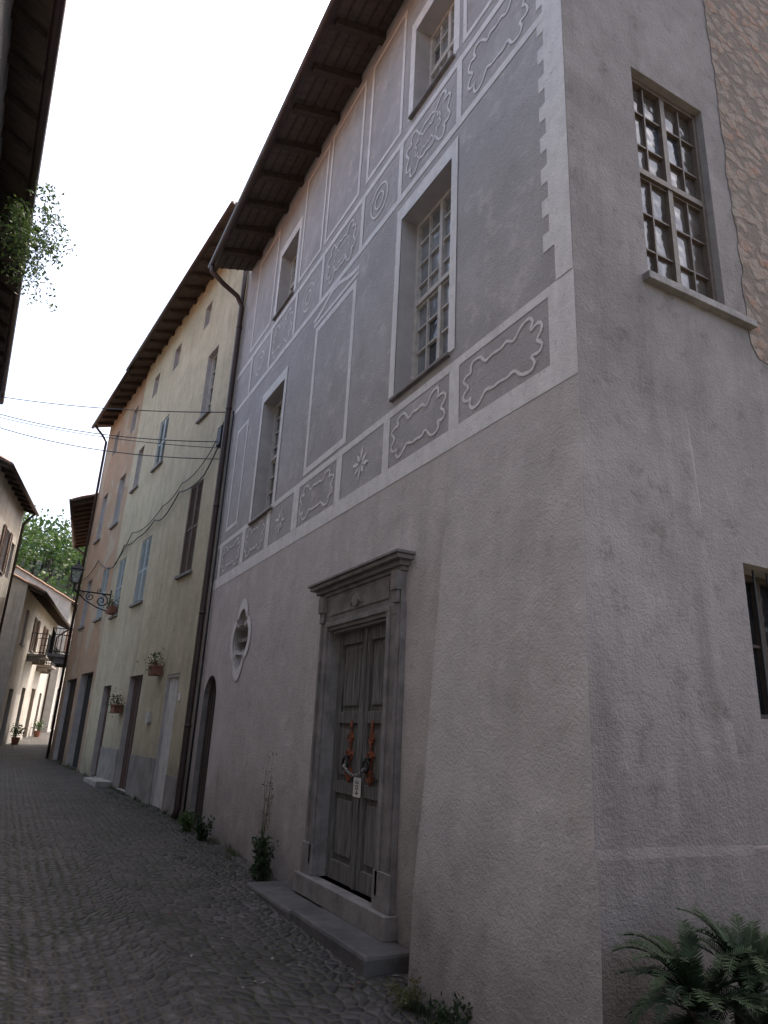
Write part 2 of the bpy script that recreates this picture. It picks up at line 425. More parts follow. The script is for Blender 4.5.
# --- painted decoration
mb=MB(); W=M_paint; dd=[.004]
def D():
    dd[0]+=.00035
    if dd[0]>.011: dd[0]=.004
    return dd[0]
def band(u0,u1,v0,v1): F.quad(mb,u0,u1,v0,v1,D(),W)
def frame(u0,u1,v0,v1,w=.09):
    d=D()
    for q in [(u0-w,u0,v0-w,v1+w),(u1,u1+w,v0-w,v1+w),(u0,u1,v0-w,v0),(u0,u1,v1,v1+w)]: F.quad(mb,*q,d,W)
CE=3.2695
band(CE,13.55,4.05,4.25); band(CE,13.55,4.86,4.95)
pan=[(3.56,4.8),(4.97,6.16),(6.31,7.42),(7.59,8.88),(9.12,10.12),(10.32,11.45),(11.65,12.95)]
prev=CE
for a,b in pan: band(prev,a,4.25,4.86); prev=b
band(prev,13.1,4.25,4.86)
Q=[(0,.62),(.18,.66),(.34,.55),(.5,.86),(.68,.9),(.76,.7),(.72,.5),(.86,.52),(.96,.36),(.9,.16),(.82,0)]
def cart(cu,cv,a,b,w=.03,QQ=Q):
    P=[(x,y) for x,y in QQ]+[(x,-y) for x,y in QQ[-2::-1]]+[(-x,-y) for x,y in QQ[1:]]+[(-x,y) for x,y in QQ[-2:0:-1]]
    P=[(cu+x*a+random.uniform(-.014,.014),cv+y*b+random.uniform(-.01,.01)) for x,y in P]
    F.ribbon(mb,catmull(P,4),w,D(),W)
def star(cu,cv,r,n=8):
    d=D()
    for k in range(n):
        t=2*math.pi*k/n+.2+random.uniform(-.08,.08); L=r*(1 if k%2==0 else .75)*random.uniform(.9,1.1); w=.13*r
        c,s_=math.cos(t),math.sin(t)
        pts=[(0.12*r,0),(L*.55,w),(L,0),(L*.55,-w)]
        mb.add([F.P(cu+x*c-y*s_,cv+x*s_+y*c,d) for x,y in pts],[(0,1,2,3)],W)
for i,(a,b) in enumerate(pan):
    c=(a+b)/2
    if i in (2,4): star(c,4.555,.24)
    else: cart(c,4.555,(b-a)/2*.93,.26,.028)
band(CE,3.46,4.95,11.5)
v=5.3; k=0
while v<11.3:
    if k%2==0: F.quad(mb,3.46,3.60,v,v+.17,.0045,W)
    else: F.quad(mb,3.46,3.52,v,v+.17,.0045,W)
    v+=.17; k+=1
def oframe(h,w=.12,top=.2):
    (u0,v0),_, (u1,v1),_=h; d=D()
    F.quad(mb,u0-w,u0-.002,v0,v1+top,d,W);F.quad(mb,u1+.002,u1+w,v0,v1+top,d,W);F.quad(mb,u0-.002,u1+.002,v1+.002,v1+top,d,W)
oframe(holes[0]);oframe(holes[1]);oframe(holes[2]);oframe(holes[3])
frame(7.45,8.7,5.1,7.35,.1)
F.ribbon(mb,catmull([(7.3,7.62),(7.6,7.66),(8.0,7.78),(8.3,7.78),(8.6,7.68),(8.9,7.62)],5,False),.07,D(),W,False)
band(7.3,8.9,7.5,7.56)
frame(12.2,12.8,5.2,7.2,.08)
band(3.46,13.55,7.82,7.92); band(3.46,13.55,8.74,8.84)
for u in (4.88,6.2,7.3,8.72,9.9,11.2,12.4): band(u-.05,u+.05,7.92,8.74)
def circ(cu,cv,r,w=.026):
    F.ribbon(mb,[(cu+r*math.cos(2*math.pi*i/24),cv+r*math.sin(2*math.pi*i/24)) for i in range(24)],w,D(),W)
for i,u in enumerate((4.2,5.55,6.78,8.0,9.3,10.55,11.8)):
    if i%2==0 and i>0: circ(u,8.33,.24); circ(u,8.33,.12); 
    else: cart(u,8.33,.52,.36,.028)
    if i in(1,3): cart(u,8.33,.3,.18,.018)
for a,b in ((3.7,4.75),(6.3,7.2),(7.55,8.7),(8.95,9.85),(11.45,12.6)): frame(a,b,9.05,11.15,.07)
d=.012; outer=qf(11.05,2.9,.56,.68)
F.fill(mb,[outer,ocu],d,W)
mb.obj('painted_decoration',E0)

mb=MB()
window(F,mb,5.0,6.1,5.08,7.5,.24,4,8,gm=M_glassl)
window(F,mb,10.1,11.2,4.9,7.2,.25,4,8)
window(F,mb,5.02,5.95,9.0,10.5,.25,4,5,gm=M_glassl); window(F,mb,10.15,11.1,8.95,10.35,.25,4,5)
window(Sd,mb,4.02,4.98,5.2,7.5,.10,4,6,bar=.016,fm=M_frameb,gm=M_glassb)
window(Sd,mb,4.8,5.8,1.75,2.9,.26,2,2,fm=M_dkwood,gm=M_glassk,transom=False)
mb.obj('windows',E0)
mb=MB()
for (a,b,v) in ((5.0,6.1,5.08),(10.1,11.2,4.9),(5.02,5.95,9.0),(10.15,11.1,8.95)): F.box(mb,a-.04,b+.04,v-.04,v-.003,-.3,.05,M_stone)
Sd.box(mb,3.95,5.3,5.12,5.19,-.25,.07,M_stone)
for k in range(6):
    u=4.86+.17*k; mb.tube([Sd.P(u,1.76,-.08),Sd.P(u,2.89,-.08)],.01,M_iron,6)
mb.obj('window_sills',E0,bevel=.008)

# --- portal
mb=MB()
F.box(mb,ou0,iu0,.1,2.62,0,.06,M_stone); F.box(mb,iu1,ou1,.1,2.62,0,.06,M_stone)
F.box(mb,ou0,ou1,2.62,2.74,0,.063,M_stone)
for a,b in ((iu0-.09,iu0-.04),(iu1+.04,iu1+.09)): F.box(mb,a,b,.2,2.66,.06,.085,M_stone)
for a,b in ((ou0+.02,ou0+.06),(ou1-.06,ou1-.02)): F.box(mb,a,b,.43,2.7,.06,.08,M_stone)
F.box(mb,iu0-.09,iu1+.09,2.66,2.71,.063,.088,M_stone)
F.box(mb,ou0+.02,ou1-.02,2.74,3.03,0,.055,M_stone)
F.box(mb,ou0+.25,ou1-.25,2.79,2.98,.055,.068,M_stone)
mb.tube([F.P(6.6,2.885,.06),F.P(6.6,2.885,.10)],.08,M_stone,12)
mb.tube([F.P(6.47,2.84,.075),F.P(6.6,2.97,.10),F.P(6.73,2.84,.075)],.016,M_stone,6)
for z0,z1,o in ((3.03,3.07,.08),(3.07,3.12,.12),(3.12,3.165,.18),(3.165,3.195,.205)):
    F.box(mb,ou0+.07-o,ou1-.03+o,z0,z1,0,o,M_stone)
for u in (ou0+.01,ou1-.13):
    F.box(mb,u,u+.12,2.84,3.03,.055,.12,M_stone); F.box(mb,u+.015,u+.105,2.72,2.84,.066,.10,M_stone)
F.box(mb,ou0-.02,iu0-.003,.1,.40,.06,.085,M_stone); F.box(mb,iu1+.003,ou1+.02,.1,.40,.06,.085,M_stone)
F.box(mb,ou0-.05,ou1+.06,-.08,.1,-.2,.14,M_stone)
mb.obj('door_surround',E0,bevel=.008)
mb=MB()
F.box(mb,5.3,6.85,-.45,-.08,.0,.45,M_step); F.box(mb,6.87,8.2,-.45,-.095,.0,.47,M_step)
mb.obj('door_step',E0,bevel=.03)
mb=MB()
dd0=-.10; mc=(iu0+iu1)/2
for (a,b) in ((iu0,mc-.005),(mc+.005,iu1)):
    F.box(mb,a,b,.1,2.6,dd0-.05,dd0-.02,M_wood)
    w=.1
    F.box(mb,a,a+w,.1,2.6,dd0-.02,dd0+.02,M_wood); F.box(mb,b-w,b,.1,2.6,dd0-.02,dd0+.02,M_wood)
    for v0,v1 in ((.1,.28),(.92,1.04),(1.62,1.74),(2.46,2.6)): F.box(mb,a+w,b-w,v0,v1,dd0-.02,dd0+.018,M_wood)
    for v0,v1 in ((.28,.92),(1.04,1.62),(1.74,2.46)): F.box(mb,a+w+.05,b-w-.05,v0+.06,v1-.06,dd0-.02,dd0+.008,M_wood)
F.box(mb,mc-.035,mc+.035,.1,2.6,dd0+.021,dd0+.04,M_wood)
mb.obj('door_leaves',E0,bevel=.006)
mb=MB()
for cu in (mc-.24,mc+.24):
    dd_=dd0+.025
    mb.tube([F.P(cu,1.04,dd_),F.P(cu,1.58,dd_)],.016,M_rust,6)
    for s_ in (-1,1):
        for base,h in ((1.06,.14),(1.25,.13),(1.42,.11)):
            mb.tube([F.P(cu+s_*x*h/.15,base+y*h/.15,dd_+.004) for x,y in ((0,0),(.05,.03),(.085,.07),(.06,.12),(.025,.10),(.04,.07))],.011,M_rust,5)
    mb.tube([F.P(cu,1.58,dd_),F.P(cu,1.66,dd_)],[.022,.004],M_rust,6)
    mb.tube([F.P(cu+.06*math.cos(t*.52),1.22+.06*math.sin(t*.52),dd_+.05) for t in range(13)],.012,M_iron,6)
    mb.tube([F.P(cu,1.28,dd_),F.P(cu,1.28,dd_+.06)],.02,M_iron,8)
P=[(mc-.24+.48*i/16,1.2-.08*math.sin(math.pi*i/16)) for i in range(17)]
for i in range(16):
    a,b=P[i],P[i+1]; off=.006 if i%2 else 0
    mb.tube([F.P(a[0]-.004,a[1],dd0+.09+off),F.P(b[0]+.004,b[1],dd0+.09-off)],.016 if i%2 else .010,M_stone,6)
mb.obj('door_hardware',E0)
mb=MB(); F.box(mb,mc-.09,mc+.08,.92,1.10,dd0+.043,dd0+.046,M_paper)
mb.obj('paper_notice',E0)
cu=bpy.data.curves.new('notice_number','FONT'); cu.body='204'; cu.size=.095; cu.align_x='CENTER'; cu.align_y='CENTER'; cu.extrude=.0005
t=bpy.data.objects.new('notice_number',cu); S.collection.objects.link(t); t.parent=E0; cu.materials.append(M_ink)
t.matrix_world=Matrix(((0,0,-1,3.2-(dd0+.049)),(0,-1,0,mc-.005),(-1,0,0,1.01),(0,0,0,1)))
mb=MB()
F.box(mb,12.1,13.1,-.5,2.45,-.2,-.10,M_dkwood)
for k in range(1,6): F.box(mb,12.15+.9*k/6-.006,12.15+.9*k/6+.006,-.3,2.38,-.1,-.093,M_dark)
mb.obj('arched_door',E0)
# --- eave
mb=MB()
ex,ez=2.35,11.3; ey0,ey1=2.6,13.45
slope=(TOP-ez)/(3.2-ex)
def rz(x): return ez+(x-ex)*slope
xr=7.0
mb.hexa([(ex,ey0,ez),(ex,ey1,ez),(xr,ey1,rz(xr)),(xr,ey0,rz(xr)),(ex,ey0,ez+.035),(ex,ey1,ez+.035),(xr,ey1,rz(xr)+.035),(xr,ey0,rz(xr)+.035)],M_board)
y=ey0+.2
while y<ey1:
    h=.15
    mb.hexa([(ex+.06,y,ez-h*.7),(ex+.06,y+.12,ez-h*.7),(3.4,y+.12,rz(3.4)-h-.01),(3.4,y,rz(3.4)-h-.01),(ex+.06,y,rz(ex+.06)-.002),(ex+.06,y+.12,rz(ex+.06)-.002),(3.4,y+.12,rz(3.4)-.002),(3.4,y,rz(3.4)-.002)],M_dkwood); y+=.82
for k in range(1,5):
    x=ex+k*.17; mb.hexa([(x,ey0,rz(x)-.014),(x,ey1,rz(x)-.014),(x+.03,ey1,rz(x)-.014),(x+.03,ey0,rz(x)-.014),(x,ey0,rz(x)-.003),(x,ey1,rz(x)-.003),(x+.03,ey1,rz(x)-.003),(x+.03,ey0,rz(x)-.003)],M_dkwood)
tiles(mb,(ex-.04,ey0,ez+.05),(ex-.04,ey1,ez+.05),(xr,ey1,rz(xr)+.05),(xr,ey0,rz(xr)+.05),M_tile)
mb.obj('eave_roof',E0)
mb=MB()
mb.tube([(ex-.06,ey0,ez-.0),(ex-.06,ey1,ez-.02)],.075,M_pipe,10)
mb.tube([(ex-.06,13.3,ez-.05),(ex-.05,13.32,ez-.2),(2.6,13.38,ez-.38),(2.95,13.45,ez-.52),(3.09,13.48,ez-.75),(3.09,13.48,5.5),(3.09,13.48,.1),(3.05,13.48,-.05)],.055,M_pipe,10)
for z in (1.5,3.6,5.8,8,10): mb.tube([(3.09,13.48,z),(3.09,13.48,z+.05)],.066,M_pipe,10)
mb.tube([(3.12,13.68,-.05),(3.12,13.68,6.5),(3.12,13.7,12.4)],.05,M_pipe,8)
mb.tube([(3.15,13.2,-.05),(3.15,13.2,2.2),(3.16,13.3,7.9)],.02,M_iron,6)
mb.obj('gutter_and_downpipes',E0,smooth=True)

# ------------------------------------------------------------ generic house
def house(name,ox,oy,ux,uy,L,zb,H,side,wall,ops,over=.6,depth=7,roofrise=1.6,rafters=True,pipe=True,rafter_step=.7):
    nx,ny=((-uy,ux) if side>0 else (uy,-ux))
    fr=Fr(ox,oy,ux,uy,nx,ny); E=empty(name); mb=MB()
    hs=[rect(o[0],o[1],o[2],o[3]) for o in ops]
    fr.fill(mb,[rect(0,L,zb-1,H)]+hs,0,wall)
    for h in hs: fr.reveal(mb,h,0,-.22,M_rev)
    rz_=H+roofrise
    for u in (0,L):
        mb.add([fr.P(u,zb-1,-.001),fr.P(u,zb-1,-depth),fr.P(u,H,-depth),fr.P(u,rz_,-depth/2),fr.P(u,H,-.001)],[(0,1,2,3,4)],wall)
    fr.quad(mb,0,L,zb-1,H,-depth,wall)
    mb.obj('walls',E)
    mb=MB(); sl=roofrise/(depth/2)
    a,b=-.15,L+.15
    for d0,d1,z0,z1 in ((over,-depth/2,H-over*sl,rz_),(-depth-over*.6,-depth/2,H-over*.6*sl,rz_)):
        mb.hexa([fr.P(a,z0,d0),fr.P(b,z0,d0),fr.P(b,z1,d1),fr.P(a,z1,d1),fr.P(a,z0+.05,d0),fr.P(b,z0+.05,d0),fr.P(b,z1+.05,d1),fr.P(a,z1+.05,d1)],M_board)
        tiles(mb,fr.P(a,z0+.06,d0),fr.P(b,z0+.06,d0),fr.P(b,z1+.06,d1),fr.P(a,z1+.06,d1),M_tile)
    if rafters:
        u=.1
        while u<L:
            zo=H-over*sl
            mb.hexa([fr.P(u,zo-.09,over-.05),fr.P(u+.1,zo-.09,over-.05),fr.P(u+.1,H-.13,-.1),fr.P(u,H-.13,-.1),fr.P(u,zo+.01,over-.05),fr.P(u+.1,zo+.01,over-.05),fr.P(u+.1,H,-.1),fr.P(u,H,-.1)],M_dkwood); u+=rafter_step
    mb.obj('roof',E)
    mb=MB(); g=H-over*sl
    mb.tube([fr.P(a,g+.01,over+.05),fr.P(b,g,over+.05)],.065,M_pipe,8)
    if pipe: mb.tube([fr.P(L-.2,g-.03,over+.03),fr.P(L-.2,g-.35,over*.5),fr.P(L-.15,g-.6,.09),fr.P(L-.15,zb+.1,.09)],.05,M_pipe,8)
    mb.obj('gutter',E,smooth=True)
    mb=MB()
    for o in ops:
        u0,u1,v0,v1,k=o[:5]
        if k in('win','blue','brown','bluec','brownc'):
            window(fr,mb,u0,u1,v0,v1,.15,2,4,two=True,transom=False,fm=M_frame)
            fr.box(mb,u0-.08,u1+.08,v0-.07,v0-.003,-.14,.07,M_stone)
            if k in('blue','brown'):
                m_=M_shut if k=='blue' else M_shutb; w=(u1-u0)/2
                shutter(fr,mb,u0-w-.02,u0-.02,v0,v1,.02,m_); shutter(fr,mb,u1+.02,u1+w+.02,v0,v1,.02,m_)
            if k in('bluec','brownc'):
                m_=M_shut if k=='bluec' else M_shutb
                shutter(fr,mb,u0,(u0+u1)/2-.005,v0,v1,-.06,m_); shutter(fr,mb,(u0+u1)/2+.005,u1,v0,v1,-.06,m_)
        elif k=='small': window(fr,mb,u0,u1,v0,v1,.15,2,2,two=False,transom=False)
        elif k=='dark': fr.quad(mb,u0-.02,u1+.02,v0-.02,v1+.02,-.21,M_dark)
        else:
            m_={'door':M_brown,'cream':M_cream,'wood':M_dkwood}[k]
            dz=-.06 if k=='cream' else -.14
            fr.box(mb,u0,u1,v0,v1,-.2,dz,m_); n=4
            for i in range(1,n): fr.box(mb,u0+(u1-u0)*i/n-.008,u0+(u1-u0)*i/n+.008,v0,v1,dz,dz+.008,M_dark if k!='cream' else m_)
            fr.box(mb,u0-.001,u1+.001,v1-.06,v1,dz,dz+.04,m_)
    mb.obj('windows_and_doors',E)
    return E,fr
U=(-.093,.9957)
q=lambda y:(y-13.6)/.9957
def op(y0,y1,v0,v1,k): return (q(y0),q(y1),v0,v1,k)
Ey,FrY=house('yellow_house',3.2,13.62,*U,q(23.0),-.1,13.35,1,M_yel,[
 op(15.2,15.95,8.7,10.5,'win'),op(14.95,15.85,4.75,6.9,'brownc'),op(18.9,19.5,11.65,12.4,'small'),op(21.1,21.7,11.65,12.4,'small'),op(16.3,16.8,11.7,12.4,'small'),
 op(19.0,19.9,8.6,10.1,'bluec'),op(18.8,19.8,4.6,6.4,'bluec'),op(21.5,22.3,4.55,6.3,'bluec'),op(21.6,22.3,8.6,10.0,'win'),
 op(14.75,15.6,-.07,2.55,'cream'),op(17.6,18.8,.03,2.65,'door'),op(20.7,21.6,.1,2.5,'door')],over=.6,pipe=False,roofrise=1.2)
mb=MB(); FrY.box(mb,.12,q(14.73),-1,.6,0,.02,M_base); FrY.box(mb,q(15.62),q(17.58),-1,.85,0,.02,M_base); FrY.box(mb,q(18.82),q(20.68),-1,.9,0,.02,M_base)
FrY.box(mb,q(16.4),q(16.65),1.55,1.8,0,.06,M_frame); FrY.box(mb,q(14.5),q(14.62),2.0,2.15,0,.02,M_paper); mb.obj('base_render',Ey)
Eo,FrO=house('orange_house',3.2-.093*9.44,13.62+9.44*.9957,*U,5.55,.1,13.2,1,M_ora,[
 (.6,1.3,11.3,12.2,'small'),(3.3,4.0,11.3,12.2,'small'),(.7,1.6,7.9,9.7,'win'),(3.4,4.2,7.9,9.7,'win'),(.7,1.6,4.7,6.4,'bluec'),(3.4,4.2,4.7,6.4,'win'),
 (.4,2.3,-.2,3.0,'dark'),(2.9,4.8,-.2,2.9,'wood')],over=.6,roofrise=1.2)
E4,Fr4=house('ochre_house',1.88,28.75,.1,1,8,.3,10.2,1,M_och,[(.6,1.5,6.9,8.8,'win'),(3.4,4.2,6.9,8.6,'win'),(.6,1.5,4.2,6.2,'brown'),(3.4,4.2,4.2,6,'win'),(.8,2,.1,2.6,'wood')],over=.95,roofrise=1.5)
def balcony(name,fr,u0,u1,z,out):
    E=empty(name); mb=MB(); fr.box(mb,u0,u1,z-.12,z,0,out,M_stone)
    for u in (u0+.1,u1-.22): fr.box(mb,u,u+.12,z-.35,z-.12,0,out*.7,M_stone)
    mb.obj('slab',E,bevel=.01); mb=MB(); p=[(u0+.04,0.02),(u0+.04,out-.04),(u1-.04,out-.04),(u1-.04,.02)]
    for zz in (z+.08,z+.95): mb.tube([fr.P(a,zz,b) for a,b in p],.02,M_iron,6)
    for (a,b),(c,d) in zip(p,p[1:]):
        n=max(2,int(math.hypot(c-a,d-b)/.11))
        for i in range(n+1):
            u=a+(c-a)*i/n;w=b+(d-b)*i/n; mb.tube([fr.P(u,z,w),fr.P(u,z+.95,w)],.009,M_iron,5)
    mb.obj('railing',E); return E
balcony('balcony',Fr4,.3,2.6,3.9,.8)
E1,Fr1=house('white_house',-1.72,25.6,.17,.985,6,.2,9.9,-1,M_whi,[(.6,1.4,6.8,8.4,'win'),(3.4,4.2,6.8,8.4,'brown'),(5,5.6,6.8,8.2,'dark'),(.6,1.4,4.0,5.6,'win'),(3.4,4.2,4.0,5.6,'win')],over=.45,roofrise=1.4)
E2,Fr2=house('white_house',.0,33,.165,.986,12,.4,7.0,-1,M_whi,[(1,1.8,4.6,6.1,'win'),(4,4.8,4.6,6.1,'brown'),(7.2,8,4.6,6.1,'brown'),(10,10.8,4.6,6.1,'win'),(.8,1.8,.2,2.7,'wood'),(4,5,.3,2.9,'dark'),(7,8.3,.5,3,'wood'),(10,10.9,.6,2.9,'dark')],over=.7,roofrise=1.5)
balcony('balcony',Fr2,3.4,5.6,4.4,.8)
balcony('balcony',Fr2,7.0,9.0,4.2,.7)
E3,Fr3=house('white_house',2.6,47,.19,.98,15,.9,8.6,-1,M_whi,[(1,1.9,5.6,7.3,'brown'),(4.5,5.4,5.6,7.3,'win'),(9,9.9,5.6,7.3,'win'),(1,1.9,1,3.4,'wood'),(4.5,5.6,1,3.6,'dark'),(9,9.9,3.1,4.7,'win')],over=.6,roofrise=1.8)
balcony('balcony',Fr3,.7,2.4,5.3,.8)
E5,Fr5=house('ochre_house',-8,80,1,.05,30,2,9.5,-1,M_och,[(k*3+1,k*3+1.9,v,v+1.5,'win') for k in range(9) for v in (3.3,6.3)],over=.6,roofrise=2.5)
EL,FrL=house('grey_house',-.95,-3,-.048,.9988,22.5,-.3,9.75,-1,M_gry,[(8.2,9.1,6.2,8.0,'win'),(13,13.9,6.2,8.0,'win'),(18,18.9,6.2,8.0,'win'),(4,4.9,6.2,8,'win')],over=.45,roofrise=1.6,depth=6,pipe=False)
# ------------------------------------------------------------ street lamp
E=empty('street_lamp'); mb=MB(); uo=q(22.8)
lp=lambda d,z,s=0: FrY.P(uo+s,z,d)
mb.tube([lp(0,5.3),lp(1.12,5.3)],.022,M_iron,8)
FrY.box(mb,uo-.05,uo+.05,4.75,5.45,0,.025,M_iron)
def spiral(cd,cz,r0,turns,ph,sg=1):
    return [lp(cd+(r0*(1-i/30*.85))*math.cos(ph+sg*i/30*turns*2*math.pi),cz+(r0*(1-i/30*.85))*math.sin(ph+sg*i/30*turns*2*math.pi)) for i in range(31)]
mb.tube(spiral(.25,5.08,.2,1.5,math.pi/2),.018,M_iron,6)
mb.tube(spiral(.6,5.16,.13,1.5,math.pi/2,-1),.016,M_iron,6)
mb.tube(spiral(.85,5.21,.08,1.3,math.pi/2),.012,M_iron,6)
mb.tube([lp(.03,4.78),lp(.35,4.86),lp(.7,5.02),lp(1.05,5.28)],.018,M_iron,6)
mb.tube(spiral(.35,5.38,.08,1.2,-math.pi/2),.012,M_iron,6)
mb.tube([lp(1.1,5.25),lp(1.1,5.5)],[.02,.035],M_iron,8)
mb.obj('bracket',E)
mb=MB()
def ring(z,r): return [(lp(1.1,z)[0]+r*math.cos(math.pi/4+k*math.pi/2),lp(1.1,z)[1]+r*math.sin(math.pi/4+k*math.pi/2),z) for k in range(4)]
a,b=ring(5.52,.13),ring(5.92,.23); mb.add(a+b,[(0,1,5,4),(1,2,6,5),(2,3,7,6),(3,0,4,7)],M_lglass)
for k in range(4): mb.tube([a[k],b[k]],.014,M_iron,5); mb.tube([b[k],b[(k+1)%4]],.016,M_iron,5); mb.tube([a[k],a[(k+1)%4]],.014,M_iron,5)
c=ring(5.93,.27); d=ring(6.1,.09); mb.add(c+d,[(0,1,5,4),(1,2,6,5),(2,3,7,6),(3,0,4,7),(0,3,2,1),(4,5,6,7)],M_iron)
p=lp(1.1,6.1); mb.tube([p,(p[0],p[1],6.18),(p[0],p[1],6.28)],[.06,.03,.008],M_iron,8)
mb.obj('lantern',E)
# ------------------------------------------------------------ cables
def cable(name,pts,r=.012,sag=.3):
    mb=MB()
    for (a,b) in zip(pts,pts[1:]):
        a=Vector(a);b=Vector(b); s_=sag*(b-a).length/18
        mb.tube([a.lerp(b,i/16)-Vector((0,0,s_*4*(i/16)*(1-i/16))) for i in range(17)],r,M_cable,5)
    return mb.obj(name)
cable('overhead_cable',[(-1.75,19.4,9.55),(3.1,13.75,8.05)])
cable('overhead_cable',[(-1.75,19.4,9.1),(3.1,13.75,7.35)],sag=.5)
cable('overhead_cable',[(-1.75,19.4,9.0),(3.1,13.75,7.2)],r=.009,sag=.35)
cable('overhead_cable',[(-1.75,19.4,8.75),(3.1,13.75,6.95)],sag=.55)
wp=[FrY.P(u,z,.06) for u,z in ((.15,7.6),(1.2,6.9),(3.0,7.0),(4.2,6.6),(5.0,6.75),(6.6,6.6),(8.2,6.7),(9.3,6.2),(12,6.9),(14.5,6.6))]
cable('facade_cable',wp,.016,.9)
wp=[FrY.P(u,z,.05) for u,z in ((.15,8.05),(1.0,7.4),(2.9,7.2),(4.4,7.0),(7.5,6.95),(9.3,6.3))]
cable('facade_cable',wp,.012,1.2)
E=empty('junction_box'); mb=MB(); FrY.box(mb,.15,.4,7.3,7.75,.0,.14,M_iron); mb.obj('box',E,bevel=.01)
# ------------------------------------------------------------ plants
def rv(s=1): return Vector((random.gauss(0,1),random.gauss(0,1),random.gauss(0,1)))*s
def leafq(mb,p,sz,mat,elong=1.8,down=0):
    d=rv().normalized(); d.z-=down; d.normalize(); s_=d.cross(rv().normalized()).normalized()
    p=Vector(p); a=p; c=p+d*sz*elong; m=p+d*sz*elong*.5
    mb.add([a,m+s_*sz*.45,c,m-s_*sz*.45],[(0,1,2,3)],mat)
mb=MB(); c0=Vector((-1.0,10.8,8.7))
for b in range(40):
    p=Vector((c0.x+random.uniform(-.45,.10),c0.y+random.uniform(-.5,.5),c0.z+random.uniform(-.1,.8)))
    d=Vector((random.uniform(.1,.6),random.gauss(0,.35),random.uniform(-.1,.5)))
    pts=[p.copy()]
    for i in range(9):
        d=d*.85+Vector((0,0,-.14))+rv(.07); p=p+d*.17; pts.append(p.copy())
    mb.tube(pts,[.006*(1-i/12) for i in range(len(pts))],M_dkwood,4)
    for q_ in pts[1:]:
        for k in range(9): leafq(mb,q_+rv(.045),random.uniform(.02,.045),M_leaf if random.random()<.7 else M_leafd,2.0,.3)
mb.obj('hanging_plant')
def frond(mb,base,dirv,L,arch_,leafl,mat):
    d=Vector(dirv).normalized(); side=d.cross(Vector((0,0,1))).normalized(); p=Vector(base); n=int(L/.012); pts=[p.copy()]
    for i in range(n):
        t=i/n; d=(d+Vector((0,0,-arch_*.03*(1+t)))).normalized(); p=p+d*(L/n); pts.append(p.copy())
        l=leafl*math.sin(math.pi*min(1,.10+.88*t))**.5
        upv=side.cross(d)
        for s_ in (-1,1):
            e=p+side*s_*l*.75+d*l*.6+upv*l*.15+Vector((0,0,random.uniform(-.012,.008))); w=d*.004
            mid=(p+e)/2; mb.add([p-w,mid-w*1.2,e,mid+w*1.2,p+w],[(0,1,2,3,4)],mat)
    mb.tube(pts[::3],.004,mat,4)
for c,nn in (((3.15,2.64,.32),44),((3.55,2.66,.34),44),((3.34,2.4,.20),34)):
    mb=MB()
    mb.tube([(c[0],c[1],-.4),(c[0]+.01,c[1],c[2]-.05),(c[0],c[1],c[2]+.03)],[.09,.08,.04],M_dkwood,8)
    for k in range(nn):
        a=random.uniform(0,2*math.pi); el=random.uniform(-.2,3.0)
        frond(mb,c,(math.cos(a),math.sin(a)*.7-.1,el),random.uniform(.36,.52),1.1,.075,M_palm)
    mb.obj('cycad_plant')
def blade(mb,p,h,mat,lean=.3,w=.006):
    a=random.uniform(0,6.28); s_=Vector((math.cos(a),math.sin(a),0)); l=Vector((random.gauss(0,lean),random.gauss(0,lean),0))*h
    p=Vector(p); mb.add([p-s_*w,p+s_*w,p+l*.4+Vector((0,0,h*.6))+s_*w*.7,p+l+Vector((0,0,h)),p+l*.4+Vector((0,0,h*.6))-s_*w*.7],[(0,1,2,3,4)],mat)
mb=MB()
def clump(x,y,n,h,r,mat=M_leaf):
    for i in range(n):
        yy=y+random.gauss(0,r); blade(mb,(x+random.gauss(0,r*.5),yy,gz(yy)-.01),h*random.uniform(.4,1.1),mat)
for i in range(90):
    y=random.choice([random.uniform(8.3,13.4),random.uniform(3.0,5.0),random.uniform(13.8,26)])
    x=3.13 if 5<y<13.6 else (2.82 if y<=5 else 3.12-.093*(y-13.6)); clump(x,y,int(random.uniform(6,26)),random.uniform(.05,.16),.07,random.choice([M_leaf,M_leafd,M_dry]))
for i in range(110): 
    y=random.uniform(8.2,18); clump((3.05 if y<13.6 else 3.0-.093*(y-13.6))-random.random()**2*.7,y,7,.05,.06,random.choice([M_leafd,M_dry,M_leafd]))
mb.obj('grass')
mb=MB()
for i in range(900):
    y=random.uniform(5,24); x=(3.1 if y<13.6 else 3.1-.093*(y-13.6))-abs(random.gauss(0,.6)); p=Vector((x,y,gz(y)+.008)); a=random.uniform(0,6.28); s=random.uniform(.008,.03)
    u_=Vector((math.cos(a),math.sin(a),random.uniform(-.1,.3)))*s; v_=Vector((-math.sin(a),math.cos(a),random.uniform(-.1,.3)))*s*.5
    mb.add([p-u_,p-v_,p+u_,p+v_],[(0,1,2,3)],random.choice([M_dry,M_brown,M_stone]))
mb.obj('fallen_leaves')
def weed(name,x,y,h,n,mat,leaf=.035,spread=.16):
    mb=MB(); z=gz(y)
    for i in range(n):
        a=random.uniform(0,6.28); l=random.uniform(.2,1)*spread; top=Vector((x+math.cos(a)*l*.8-.03,y+math.sin(a)*l,z+h*random.uniform(.5,1))); b=Vector((x+random.gauss(0,.03),y+random.gauss(0,.03),z))
        pts=[b.lerp(top,t/8)+rv(.008) for t in range(9)]; mb.tube(pts,[.005*(1-t/12) for t in range(9)],M_dry,4)
        for q_ in pts[1:]:
            for k in range(5): leafq(mb,q_+rv(.015),leaf*random.uniform(.5,1.2),mat,2.2,.1)
    return mb.obj(name)
weed('weed_plant',3.0,8.45,.52,16,M_leafd,.034,.17)
weed('weed_plant',3.08,8.75,1.35,6,M_dry,.018,.18)
